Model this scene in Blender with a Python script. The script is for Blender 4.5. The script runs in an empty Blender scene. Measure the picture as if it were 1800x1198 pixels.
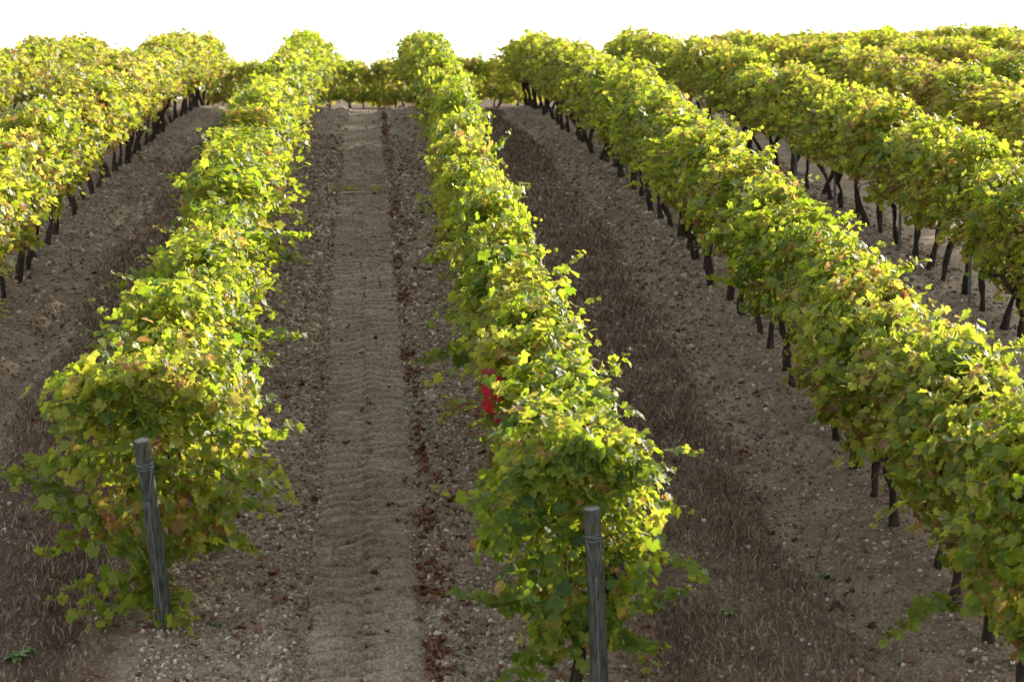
import bpy, math, random
import numpy as np
R = math.radians
sc = bpy.context.scene
COL = sc.collection

# ------------------------------------------------------------------ camera, sky, sun, exposure
EYE = 4.4                                   # eye height over the datum (ground at the foot of the slope)
SUN_AZ, SUN_EL = R(46), R(18.5)               # to the right of the row direction (+Y), low
cam_d = bpy.data.cameras.new('camera'); cam = bpy.data.objects.new('camera', cam_d); COL.objects.link(cam)
cam.location = (0, 0, EYE)
cam.rotation_euler = (R(90 - 5.88), 0, R(-3.65))
cam_d.lens = 80; cam_d.sensor_width = 36; cam_d.clip_end = 9000; cam_d.clip_start = 0.1
cam_d.dof.use_dof = True; cam_d.dof.focus_distance = 22.0; cam_d.dof.aperture_fstop = 3.2
sc.camera = cam
w = bpy.data.worlds.new('World'); sc.world = w; w.use_nodes = True
nt = w.node_tree; bg = nt.nodes['Background']
sky = nt.nodes.new('ShaderNodeTexSky'); sky.sky_type = 'NISHITA'; sky.sun_disc = False
sky.sun_elevation = SUN_EL; sky.sun_rotation = SUN_AZ
sky.air_density = 1.0; sky.dust_density = 1.5; sky.ozone_density = 1.0
hs = nt.nodes.new('ShaderNodeHueSaturation'); hs.inputs['Saturation'].default_value = 0.35   # a thin even veil of white cloud
nt.links.new(sky.outputs[0], hs.inputs['Color']); nt.links.new(hs.outputs[0], bg.inputs[0]); bg.inputs[1].default_value = 0.15
sun_d = bpy.data.lights.new('sun', 'SUN'); sun = bpy.data.objects.new('sun', sun_d); COL.objects.link(sun)
sun_d.energy = 3.6; sun_d.angle = R(2.0); sun_d.color = (1.0, 0.91, 0.77)
sun.rotation_euler = (R(90) - SUN_EL, 0, math.pi - SUN_AZ)
sc.view_settings.view_transform = 'Standard'; sc.view_settings.look = 'None'
sc.view_settings.gamma = 1; sc.view_settings.exposure = 1.62
sc.view_settings.use_curve_mapping = False
sc.render.engine = 'CYCLES'
sc.cycles.max_bounces = 7; sc.cycles.transmission_bounces = 4; sc.cycles.diffuse_bounces = 4
sc.cycles.use_denoising = True

# ------------------------------------------------------------------ helpers
rng = np.random.default_rng(7)
def tag(o, label=None, cat=None, group=None, kind=None):
    if label: o['label'] = label
    if cat: o['category'] = cat
    if group: o['group'] = group
    if kind: o['kind'] = kind
    return o
def empty(name, loc, rz=0.0):
    o = bpy.data.objects.new(name, None); COL.objects.link(o)
    o.location = loc; o.rotation_euler = (0, 0, rz); o.empty_display_size = 0.1
    return o
def mesh(name, V, F, mat=None, col=None, smooth=True):
    """V (n,3), F (m,3|4) int, col (n,4) point colours"""
    me = bpy.data.meshes.new(name)
    V = np.asarray(V, np.float32); F = np.asarray(F, np.int32)
    n, m, k = len(V), len(F), F.shape[1]
    me.vertices.add(n); me.vertices.foreach_set('co', V.ravel())
    me.loops.add(m * k); me.loops.foreach_set('vertex_index', F.ravel())
    me.polygons.add(m); me.polygons.foreach_set('loop_start', np.arange(0, m * k, k, dtype=np.int32))
    me.polygons.foreach_set('use_smooth', np.full(m, smooth, bool))
    if col is not None:
        a = me.color_attributes.new('tint', 'FLOAT_COLOR', 'POINT')
        a.data.foreach_set('color', np.asarray(col, np.float32).ravel())
    if mat: me.materials.append(mat)
    me.update(calc_edges=True); me.validate()
    return me
def obj(name, me, parent=None, loc=None):
    o = bpy.data.objects.new(name, me); COL.objects.link(o)
    if parent: o.parent = parent
    if loc is not None: o.location = loc
    return o
class MB:
    def __init__(s): s.V = []; s.F = []; s.C = []; s.n = 0
    def add(s, V, F, C=None):
        V = np.asarray(V, float); s.V.append(V); s.F.append(np.asarray(F, int) + s.n); s.n += len(V)
        s.C.append(np.zeros((len(V), 4)) if C is None else np.broadcast_to(np.asarray(C, float), (len(V), 4)))
    def get(s): return np.concatenate(s.V), np.concatenate(s.F), np.concatenate(s.C)
    def mesh(s, name, mat, smooth=True):
        V, F, C = s.get(); return mesh(name, V, F, mat, C, smooth)
def norm(a): return a / np.maximum(np.linalg.norm(a, axis=-1, keepdims=True), 1e-9)
def tube(mb, P, rad, sides=6, cap=True, wob=0.0, C=None, rg=rng):
    """triangulated tube along points P"""
    P = np.asarray(P, float); n = len(P); rad = np.broadcast_to(np.asarray(rad, float), (n,))
    T = norm(np.gradient(P, axis=0)); ref = np.array([0.31, 0.95, 0.05])
    A = norm(np.cross(T, ref)); B = np.cross(T, A)
    th = np.arange(sides) * 2 * np.pi / sides
    rr = rad[:, None] * (1 + wob * rg.normal(size=(n, sides)))
    V = P[:, None, :] + rr[..., None] * (np.cos(th)[None, :, None] * A[:, None, :] + np.sin(th)[None, :, None] * B[:, None, :])
    V = V.reshape(-1, 3); F = []
    for i in range(n - 1):
        for j in range(sides):
            a = i * sides + j; b = i * sides + (j + 1) % sides
            F += [(a, b, b + sides), (a, b + sides, a + sides)]
    if cap:
        V = np.vstack([V, P[0], P[-1]]); c0, c1 = n * sides, n * sides + 1
        for j in range(sides):
            F += [(c0, (j + 1) % sides, j), (c1, (n - 1) * sides + j, (n - 1) * sides + (j + 1) % sides)]
    mb.add(V, F, C)
# 2-D value noise
_perm = np.random.default_rng(3).random((256, 256))
def vnoise(x, y):
    x = np.asarray(x, float); y = np.asarray(y, float)
    xi = np.floor(x).astype(int); yi = np.floor(y).astype(int); fx = x - xi; fy = y - yi
    fx = fx * fx * (3 - 2 * fx); fy = fy * fy * (3 - 2 * fy)
    g = lambda a, b: _perm[a & 255, b & 255]
    return (g(xi, yi) * (1 - fx) + g(xi + 1, yi) * fx) * (1 - fy) + (g(xi, yi + 1) * (1 - fx) + g(xi + 1, yi + 1) * fx) * fy
def fbm(x, y, o=3):
    s = 0; a = 1; t = 0
    for i in range(o):
        s = s + a * vnoise(x * 2 ** i + 17.3 * i, y * 2 ** i + 5.1 * i); t += a; a *= 0.5
    return s / t - 0.5
ORD = ['', 'first', 'second', 'third', 'fourth', 'fifth', 'sixth', 'seventh', 'eighth', 'ninth', 'tenth', 'eleventh', 'twelfth',
       'thirteenth', 'fourteenth', 'fifteenth', 'sixteenth', 'seventeenth', 'eighteenth', 'nineteenth', 'twentieth']
def ordinal(n):
    if n <= 20: return ORD[n]
    tens = {2: 'twenty', 3: 'thirty', 4: 'forty', 5: 'fifty'}[n // 10]
    return tens + '-' + ORD[n % 10] if n % 10 else {2: 'twentieth', 3: 'thirtieth', 4: 'fortieth', 5: 'fiftieth'}[n // 10]

# ------------------------------------------------------------------ materials
def new_mat(name):
    m = bpy.data.materials.new(name); m.use_nodes = True
    n = m.node_tree.nodes; b = n['Principled BSDF']
    return m, n, m.node_tree.links, b
def ramp(n, stops, interp='LINEAR'):
    r = n.new('ShaderNodeValToRGB'); r.color_ramp.interpolation = interp
    e = r.color_ramp.elements
    while len(e) < len(stops): e.new(0.5)
    for el, (p, c) in zip(e, stops): el.position = p; el.color = (*c, 1)
    return r
def math_node(n, l, op, a, b=None, clamp=False):
    m = n.new('ShaderNodeMath'); m.operation = op; m.use_clamp = clamp
    for i, v in enumerate((a, b)):
        if v is None: continue
        if isinstance(v, (int, float)): m.inputs[i].default_value = v
        else: l.new(v, m.inputs[i])
    return m.outputs[0]
def leaf_material(name, stops, tstops, trans=0.45, rough=0.5, spec=0.4):
    m, n, l, b = new_mat(name)
    at = n.new('ShaderNodeAttribute'); at.attribute_name = 'tint'
    sep = n.new('ShaderNodeSeparateColor'); l.new(at.outputs['Color'], sep.inputs[0])
    oi = n.new('ShaderNodeObjectInfo'); so = n.new('ShaderNodeSeparateColor'); l.new(oi.outputs['Color'], so.inputs[0])
    tc = n.new('ShaderNodeTexCoord')
    nz = n.new('ShaderNodeTexNoise'); nz.inputs['Scale'].default_value = 45; nz.inputs['Detail'].default_value = 2
    l.new(tc.outputs['Object'], nz.inputs['Vector'])
    t = math_node(n, l, 'ADD', sep.outputs[0], math_node(n, l, 'MULTIPLY', math_node(n, l, 'SUBTRACT', so.outputs[0], 0.5), 0.45))
    e = math_node(n, l, 'MULTIPLY', math_node(n, l, 'SUBTRACT', sep.outputs[1], 0.45), sep.outputs[2])   # edges turn first on some leaves
    t = math_node(n, l, 'ADD', t, math_node(n, l, 'MULTIPLY', e, 0.22))
    t = math_node(n, l, 'ADD', t, math_node(n, l, 'MULTIPLY', math_node(n, l, 'SUBTRACT', nz.outputs['Fac'], 0.5), 0.14), True)
    r1 = ramp(n, stops); l.new(t, r1.inputs[0]); r2 = ramp(n, tstops); l.new(t, r2.inputs[0])
    l.new(r1.outputs[0], b.inputs['Base Color'])
    b.inputs['Roughness'].default_value = rough; b.inputs['Specular IOR Level'].default_value = spec
    bp = n.new('ShaderNodeBump'); bp.inputs['Strength'].default_value = 0.25; bp.inputs['Distance'].default_value = 0.004
    l.new(nz.outputs['Fac'], bp.inputs['Height']); l.new(bp.outputs[0], b.inputs['Normal'])
    tr = n.new('ShaderNodeBsdfTranslucent'); l.new(r2.outputs[0], tr.inputs[0])
    mx = n.new('ShaderNodeMixShader'); mx.inputs[0].default_value = trans
    l.new(b.outputs[0], mx.inputs[1]); l.new(tr.outputs[0], mx.inputs[2])
    l.new(mx.outputs[0], n['Material Output'].inputs[0])
    return m
LEAF = leaf_material('vine_leaf',
    [(0.0, (0.030, 0.068, 0.011)), (0.35, (0.082, 0.128, 0.016)), (0.58, (0.16, 0.195, 0.022)), (0.74, (0.28, 0.265, 0.038)), (0.86, (0.32, 0.20, 0.06)), (1.0, (0.18, 0.085, 0.04))],
    [(0.0, (0.13, 0.25, 0.010)), (0.35, (0.33, 0.43, 0.020)), (0.58, (0.49, 0.52, 0.038)), (0.74, (0.58, 0.52, 0.07)), (0.86, (0.50, 0.31, 0.08)), (1.0, (0.26, 0.11, 0.04))], 0.52, 0.52, 0.36)
RED = leaf_material('red_vine_leaf', [(0.0, (0.13, 0.006, 0.010)), (1.0, (0.48, 0.014, 0.022))], [(0.0, (0.6, 0.012, 0.03)), (1.0, (0.7, 0.03, 0.04))], 0.35)
DEADLEAF = leaf_material('dead_vine_leaf', [(0.0, (0.085, 0.034, 0.021)), (0.5, (0.18, 0.068, 0.038)), (1.0, (0.27, 0.155, 0.095))], [(0.0, (0.2, 0.06, 0.03)), (1.0, (0.3, 0.15, 0.07))], 0.12, 0.75, 0.2)
def bark_material(name, c0, c1, scale=30):
    m, n, l, b = new_mat(name)
    tc = n.new('ShaderNodeTexCoord'); mp = n.new('ShaderNodeMapping'); mp.inputs['Scale'].default_value = (1, 1, 0.16)
    l.new(tc.outputs['Object'], mp.inputs[0])
    nz = n.new('ShaderNodeTexNoise'); nz.inputs['Scale'].default_value = scale; nz.inputs['Detail'].default_value = 5; l.new(mp.outputs[0], nz.inputs[0])
    r = ramp(n, [(0.3, c0), (0.7, c1)]); l.new(nz.outputs['Fac'], r.inputs[0]); l.new(r.outputs[0], b.inputs['Base Color'])
    bp = n.new('ShaderNodeBump'); bp.inputs['Strength'].default_value = 0.8; bp.inputs['Distance'].default_value = 0.012
    l.new(nz.outputs['Fac'], bp.inputs['Height']); l.new(bp.outputs[0], b.inputs['Normal'])
    b.inputs['Roughness'].default_value = 0.95; b.inputs['Specular IOR Level'].default_value = 0.15
    return m
BARK = bark_material('vine_bark', (0.016, 0.012, 0.010), (0.062, 0.047, 0.036))
CANE = bark_material('cane_wood', (0.10, 0.045, 0.022), (0.20, 0.10, 0.05), 60)
WOOD = bark_material('weathered_post_wood', (0.026, 0.028, 0.020), (0.10, 0.10, 0.078), 42)
def plain(name, c, rough=0.6, metal=0.0):
    m, n, l, b = new_mat(name)
    nz = n.new('ShaderNodeTexNoise'); nz.inputs['Scale'].default_value = 40
    tc = n.new('ShaderNodeTexCoord'); l.new(tc.outputs['Object'], nz.inputs[0])
    r = ramp(n, [(0.3, tuple(x * 0.75 for x in c)), (0.7, tuple(min(1, x * 1.15) for x in c))]); l.new(nz.outputs['Fac'], r.inputs[0])
    l.new(r.outputs[0], b.inputs['Base Color']); b.inputs['Roughness'].default_value = rough; b.inputs['Metallic'].default_value = metal
    return m
WIRE = plain('galvanised_wire', (0.16, 0.18, 0.19), 0.6, 0.4)
SAWN = bark_material('sawn_wood', (0.13, 0.13, 0.11), (0.26, 0.25, 0.22), 50)
STAKE = plain('dull_steel_stake', (0.12, 0.125, 0.13), 0.6, 0.3)
def tinted(name, stops, rough=0.9, scale=60, bump=0.5):
    m, n, l, b = new_mat(name)
    at = n.new('ShaderNodeAttribute'); at.attribute_name = 'tint'
    sep = n.new('ShaderNodeSeparateColor'); l.new(at.outputs['Color'], sep.inputs[0])
    tc = n.new('ShaderNodeTexCoord'); nz = n.new('ShaderNodeTexNoise'); nz.inputs['Scale'].default_value = scale; nz.inputs['Detail'].default_value = 4
    l.new(tc.outputs['Object'], nz.inputs[0])
    t = math_node(n, l, 'ADD', sep.outputs[0], math_node(n, l, 'MULTIPLY', math_node(n, l, 'SUBTRACT', nz.outputs['Fac'], 0.5), 0.5), True)
    r = ramp(n, stops); l.new(t, r.inputs[0]); l.new(r.outputs[0], b.inputs['Base Color'])
    bp = n.new('ShaderNodeBump'); bp.inputs['Strength'].default_value = bump; bp.inputs['Distance'].default_value = 0.005
    l.new(nz.outputs['Fac'], bp.inputs['Height']); l.new(bp.outputs[0], b.inputs['Normal'])
    b.inputs['Roughness'].default_value = rough; b.inputs['Specular IOR Level'].default_value = 0.2
    return m
STONE = tinted('chalk_stone', [(0.0, (0.13, 0.10, 0.072)), (0.5, (0.26, 0.212, 0.16)), (1.0, (0.56, 0.50, 0.42))])
STRAW = tinted('dry_grass', [(0.0, (0.075, 0.047, 0.03)), (0.5, (0.18, 0.12, 0.08)), (0.85, (0.38, 0.29, 0.20)), (0.93, (0.10, 0.13, 0.04)), (1.0, (0.07, 0.12, 0.03))], 0.8, 8, 0.0)
WEED = tinted('green_weed', [(0.0, (0.05, 0.10, 0.02)), (1.0, (0.12, 0.19, 0.05))], 0.7, 20, 0.0)
def ground_material():
    m, n, l, b = new_mat('chalky_soil')
    at = n.new('ShaderNodeAttribute'); at.attribute_name = 'tint'
    sep = n.new('ShaderNodeSeparateColor'); l.new(at.outputs['Color'], sep.inputs[0])
    tc = n.new('ShaderNodeTexCoord'); P = tc.outputs['Object']
    def noise(s, d=4):
        z = n.new('ShaderNodeTexNoise'); z.inputs['Scale'].default_value = s; z.inputs['Detail'].default_value = d; l.new(P, z.inputs[0]); return z.outputs['Fac']
    vo = n.new('ShaderNodeTexVoronoi'); vo.inputs['Scale'].default_value = 38; l.new(P, vo.inputs['Vector'])
    vs = n.new('ShaderNodeSeparateColor'); l.new(vo.outputs['Color'], vs.inputs[0])
    v2 = n.new('ShaderNodeTexVoronoi'); v2.inputs['Scale'].default_value = 95; l.new(P, v2.inputs['Vector'])
    vs2 = n.new('ShaderNodeSeparateColor'); l.new(v2.outputs['Color'], vs2.inputs[0])
    t = math_node(n, l, 'ADD', sep.outputs[0], math_node(n, l, 'MULTIPLY', math_node(n, l, 'SUBTRACT', noise(3.0), 0.5), 0.55))
    t = math_node(n, l, 'ADD', t, math_node(n, l, 'MULTIPLY', math_node(n, l, 'SUBTRACT', noise(22, 5), 0.5), 0.4))
    t = math_node(n, l, 'ADD', t, math_node(n, l, 'MULTIPLY', math_node(n, l, 'SUBTRACT', vs.outputs[0], 0.5), 0.2))
    t = math_node(n, l, 'ADD', t, math_node(n, l, 'MULTIPLY', math_node(n, l, 'SUBTRACT', vs2.outputs[0], 0.5), 0.3), True)
    r = ramp(n, [(0.0, (0.055, 0.037, 0.025)), (0.3, (0.152, 0.11, 0.073)), (0.6, (0.29, 0.226, 0.158)), (1.0, (0.48, 0.41, 0.32))])
    l.new(t, r.inputs[0])
    # reddish brown litter dust
    mx = n.new('ShaderNodeMix'); mx.data_type = 'RGBA'; mx.inputs['B'].default_value = (0.105, 0.064, 0.043, 1)
    lf = math_node(n, l, 'MULTIPLY', sep.outputs[1], math_node(n, l, 'MULTIPLY', noise(14, 4), 1.5, True), True)
    l.new(lf, mx.inputs['Factor']); l.new(r.outputs[0], mx.inputs['A']); l.new(mx.outputs['Result'], b.inputs['Base Color'])
    h = math_node(n, l, 'ADD', math_node(n, l, 'MULTIPLY', noise(28, 5), 0.6), math_node(n, l, 'MULTIPLY', vo.outputs['Distance'], -0.5))
    h = math_node(n, l, 'ADD', h, math_node(n, l, 'MULTIPLY', v2.outputs['Distance'], -0.25))
    bp = n.new('ShaderNodeBump'); bp.inputs['Strength'].default_value = 0.7; bp.inputs['Distance'].default_value = 0.02
    l.new(h, bp.inputs['Height']); l.new(bp.outputs[0], b.inputs['Normal'])
    b.inputs['Roughness'].default_value = 0.95; b.inputs['Specular IOR Level'].default_value = 0.1
    return m
SOIL = ground_material()

# ------------------------------------------------------------------ ground: a convex slope up to a crest, then a plateau
_gy = np.array([-4000, -400, -50, 0, 10, 14, 16.3, 19.2, 22.2, 28.2, 32.2, 36.7, 43, 52, 60, 64.5, 70, 85, 100, 130, 400, 4000.])
_gz = np.array([-60, -12, -5.6, -4.9, -4.5, -4.25, -3.96, -3.57, -3.17, -2.45, -1.98, -1.56, -1.12, -.52, -.12, -0.05, -0.10, -0.12, 0.45, -0.2, -7, -80.])
_fy = np.arange(-20, 140, 0.25); _fz = np.interp(_fy, _gy, _gz)
_k = np.exp(-0.5 * (np.arange(-14, 15) / 6) ** 2); _k /= _k.sum()
_fzs = np.convolve(np.pad(_fz, 14, mode='edge'), _k, 'valid'); _fzs[:20] = _fz[:20]; _fzs[-20:] = _fz[-20:]
def smooth(a, b, x): t = np.clip((x - a) / (b - a), 0, 1); return t * t * (3 - 2 * t)
def gz(y, x=None):
    y = np.asarray(y, float)
    side = 0 if x is None else 0.05 * np.clip(np.asarray(x, float) - 4, 0, 12) * smooth(56, 76, y) * smooth(220, 90, y)
    return EYE + side + np.where((y > -18) & (y < 138), np.interp(y, _fy, _fzs), np.interp(y, _gy, _gz))
ROWX = np.array([-10.5, -7.5, -4.5, -1.5, 1.5, 4.5, 7.5, 10.5, 13.5, 16.5, 19.5])
TC = -0.05                                       # centre of the tyre print
def smooth(a, b, x): t = np.clip((x - a) / (b - a), 0, 1); return t * t * (3 - 2 * t)
def bump(x, c, s): return np.exp(-((x - c) / s) ** 2)
def tread_mask(x, y):
    c = TC + 0.14 * fbm(y * 0.10, y * 0 + 3)
    return smooth(0.43, 0.37, np.abs(x - c) + 0.12 * fbm(y * 1.6, np.sign(x) * 4 + 9.3, 3)), c
def relief(x, y):
    tm, c = tread_mask(x, y)
    inlane = smooth(1.6, 1.3, np.abs(x))
    h = 0.05 * fbm(x * 1.1, y * 1.1, 3) + 0.045 * fbm(x * 6, y * 6, 3) * (1 - 0.75 * tm)
    clod = np.maximum(fbm(x * 9 + 40, y * 8, 3), -0.06)
    h = h + (0.055 + 0.075 * inlane) * clod * (1 - 0.88 * tm)
    d = x - c; half = 0.5 * smooth(0.04, -0.04, d)
    ph = (y / 0.24 + half + 0.30 * np.abs(d) / 0.45 + 0.22 * fbm(y * 0.9, d * 3)) % 1.0
    lug = (smooth(0.0, 0.06, ph) * (1 - smooth(0.5, 0.9, ph)) - 0.9 * np.exp(-((ph - 0.94) / 0.07) ** 2)) * (0.40 + 1.0 * vnoise(x * 4 + 9, y * 2.1)) + 0.14 * fbm(x * 14, y * 14, 2)
    fade = smooth(60, 40, y)
    h = h + tm * ((0.080 - 0.008 * smooth(0.0, -0.4, d)) * lug * fade - 0.055)
    h = h - 0.030 * bump(d, 0.45, 0.05) * inlane - 0.035 * bump(d, -0.46, 0.045) * inlane + 0.03 * bump(d, 0.6, 0.09) + 0.03 * bump(d, -0.63, 0.09)
    for rx in ROWX: h = h + 0.07 * bump(x, rx, 0.36)
    for rx in (-3.0, 3.0, 6.0):                  # old wheel ruts either side of the grassed strips
        for s in (-1, 1): h = h - 0.085 * bump(x, rx + s * 0.74 + 0.12 * fbm(y * 0.25, y * 0 + rx), 0.17) + 0.05 * bump(x, rx + s * 1.02, 0.12)
    near = smooth(8, 14, y) * smooth(75, 63, y) * smooth(24, 18, np.abs(x - 3))
    return h * near
def ground_z(x, y): return gz(y, x) + relief(np.asarray(x, float), np.asarray(y, float))
def grass_mask(x, y):                            # dry grass strips in the lanes on either side, none in the tyre-printed lane
    j = 0.5 * fbm(y * 0.5, x * 0.6, 3)
    a = smooth(0.95, 0.55, np.abs(x - 2.72 + j)) * (0.75 + 0.5 * fbm(x * 2, y * 2))
    b = smooth(0.75, 0.40, np.abs(x + 2.85 + j))
    near_l = smooth(21, 17.5, y) * smooth(-1.7, -2.2, x)
    e = smooth(0.3, 0.1, np.abs(x - 6 + j)) * 0.25 + smooth(63.5, 66, y)
    return np.clip(a + b + near_l + e, 0, 1)
def build_ground():
    geo = lambda a, b, n: np.geomspace(a, b, n)
    xs = np.concatenate([-geo(4000, 26, 14), np.arange(-24, -9, 0.5), np.arange(-9, -5, 0.2), np.arange(-5, -1.6, 0.075), np.arange(-1.6, 1.6, 0.036),
                         np.arange(1.6, 5.2, 0.075), np.arange(5.2, 9, 0.14), np.arange(9, 24, 0.5), geo(26, 4000, 14)])
    ys = [13.4]
    while ys[-1] < 66: ys.append(ys[-1] * (1.00098 if ys[-1] < 40 else 1.0018))
    ys = np.concatenate([-geo(4000, 10, 12), np.arange(-8, 13.3, 0.6), ys, np.arange(66.3, 95, 0.6), geo(97, 4000, 30)])
    X, Y = np.meshgrid(xs, ys); Z = ground_z(X, Y)
    nx, ny = len(xs), len(ys)
    i = np.arange(ny - 1)[:, None] * nx + np.arange(nx - 1)[None, :]
    F = np.stack([i, i + 1, i + 1 + nx, i + nx], -1).reshape(-1, 4)
    tm, c = tread_mask(X, Y); gm = grass_mask(X, Y)
    lane = smooth(1.6, 1.2, np.abs(X))
    chalk = 0.48 + 0.08 * lane - 0.05 * tm - 0.26 * gm + 0.30 * fbm(X * 0.8, Y * 0.5, 3)
    chalk = chalk + 0.14 * smooth(5.0, 5.6, X) - 0.10 * smooth(-1.5, -1.9, X)
    lit = 0.55 * gm + 0.22 * bump(X - c, 0.52, 0.06) * lane + 0.35 * bump(X - c, 0.95, 0.30) * lane + 0.35 * bump(X - c, -0.52, 0.06) + 0.22 * bump(X, -1.1, 0.3)
    for rx in ROWX: lit = lit + 0.35 * bump(X, rx, 0.45)
    lit = np.clip(lit * (0.6 + 1.2 * vnoise(X * 4, Y * 1.5)), 0, 0.9)
    C = np.stack([np.clip(chalk, 0, 1), lit, gm, np.ones_like(X)], -1).reshape(-1, 4)
    me = mesh('ground', np.stack([X, Y, Z], -1).reshape(-1, 3), F, SOIL, C)
    o = obj('ground', me); tag(o, 'chalky brown vineyard soil sloping up to the crest', 'ground', kind='structure')
build_ground()

# ------------------------------------------------------------------ leaves
def leaf_template(hi, seed):
    rg = np.random.default_rng(seed)
    if hi:
        an = [0, 11, 20, 29, 40, 52, 62, 74, 84, 98, 110, 124, 140, 158, 172]
        ra = [1.0, .86, .84, .66, .80, .92, .80, .76, .60, .74, .78, .68, .66, .50, .20]
    else:
        an = [0, 27, 52, 82, 112, 155]; ra = [1.0, .70, .92, .62, .78, .52]
    A = np.radians(np.array(an + [-a for a in an[:0:-1]])); r = np.array(ra + ra[:0:-1])
    r = r * (1 + 0.06 * rg.normal(size=len(r)))
    x = np.sin(A) * r; y = np.cos(A) * r
    V = np.vstack([[0, 0.04, 0], np.stack([x, y, 0 * x], -1)])
    rr = np.linalg.norm(V[:, :2], axis=1); th = np.arctan2(V[:, 0], V[:, 1])
    fold, curl, rip = rg.uniform(0.02, 0.46), rg.uniform(-0.15, 0.52), rg.uniform(0.05, 0.18)
    V[:, 2] = fold * np.abs(V[:, 0]) - curl * rr ** 2 + rip * np.sin(rg.integers(2, 6) * th + rg.uniform(0, 6)) * rr ** 2
    if hi: V[1:, 2] += 0.035 * rg.normal(size=len(A)) * rr[1:]
    V /= 1.55                                     # about unit width
    n = len(A)
    F = [(0, i + 1, (i + 1) % n + 1) for i in range(n) if abs(A[i]) < 3.4 and i != n // 2]
    return V, np.array(F)[:, ::-1], rr
TPL_HI = [leaf_template(True, 100 + i) for i in range(8)]
TPL_LO = [leaf_template(False, 200 + i) for i in range(6)]
def frames(nrm, tip):
    N = norm(nrm); T = tip - (tip * N).sum(-1, keepdims=True) * N; T = norm(T); X = np.cross(T, N)
    return np.stack([X, T, N], -1)                # columns
def leaves_mesh(mb, P, M, S, tint, edge, tpls, rg):
    pick = rg.integers(0, len(tpls), len(P))
    for k, (V, F, rr) in enumerate(tpls):
        idx = np.where(pick == k)[0]
        if not len(idx): continue
        W = np.einsum('nij,vj->nvi', M[idx], V) * S[idx, None, None] + P[idx, None, :]
        n, v = len(idx), len(V)
        FF = (F[None] + (np.arange(n) * v)[:, None, None]).reshape(-1, 3)
        C = np.zeros((n, v, 4)); C[..., 0] = tint[idx, None]; C[..., 1] = np.minimum(rr, 1)[None]; C[..., 2] = edge[idx, None]; C[..., 3] = 1
        mb.add(W.reshape(-1, 3), FF, C.reshape(-1, 4))
_sz = np.array([0.40, 0.52, 0.70, 0.95, 1.2, 1.45, 1.65, 1.80, 1.92])
_sw = np.array([0.12, 0.18, 0.25, 0.34, 0.39, 0.39, 0.35, 0.27, 0.10])
def shoot_path(p0, d, L, droop, rg, n=9):
    p = np.array(p0, float); d = norm(np.array(d, float)); P = [p.copy()]
    for i in range(n - 1):
        d = norm(d + np.array([0, 0, -droop / n]) + 0.10 * rg.normal(size=3)); p = p + d * L / (n - 1); P.append(p.copy())
    return np.array(P)
def shoot_leaves(Pth, rg, step=0.065, size=0.115):
    seg = np.linalg.norm(np.diff(Pth, axis=0), axis=1); cum = np.concatenate([[0], np.cumsum(seg)]); L = cum[-1]
    s = np.arange(0.05, L, step); s = s + rg.normal(size=len(s)) * 0.012
    C = np.stack([np.interp(s, cum, Pth[:, k]) for k in range(3)], -1)
    t = np.clip(s / L, 0, 1); side = np.where(np.arange(len(s)) % 2, 1, -1)
    D = norm(Pth[-1] - Pth[0]); A = norm(np.cross(D, [0.1, 0.05, 1.0])); off = side[:, None] * A + 0.5 * rg.normal(size=(len(s), 3))
    S = size * (1 - 0.62 * t ** 2) * rg.uniform(0.8, 1.2, len(s))
    P = C + norm(off) * (S * 0.55)[:, None]
    N = np.array([0.15, -0.35, 0.8]) + 0.5 * rg.normal(size=(len(s), 3)); T = norm(off) + np.array([0, 0, -0.6]) + 0.4 * D
    return P, frames(N, T), S, t
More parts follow.
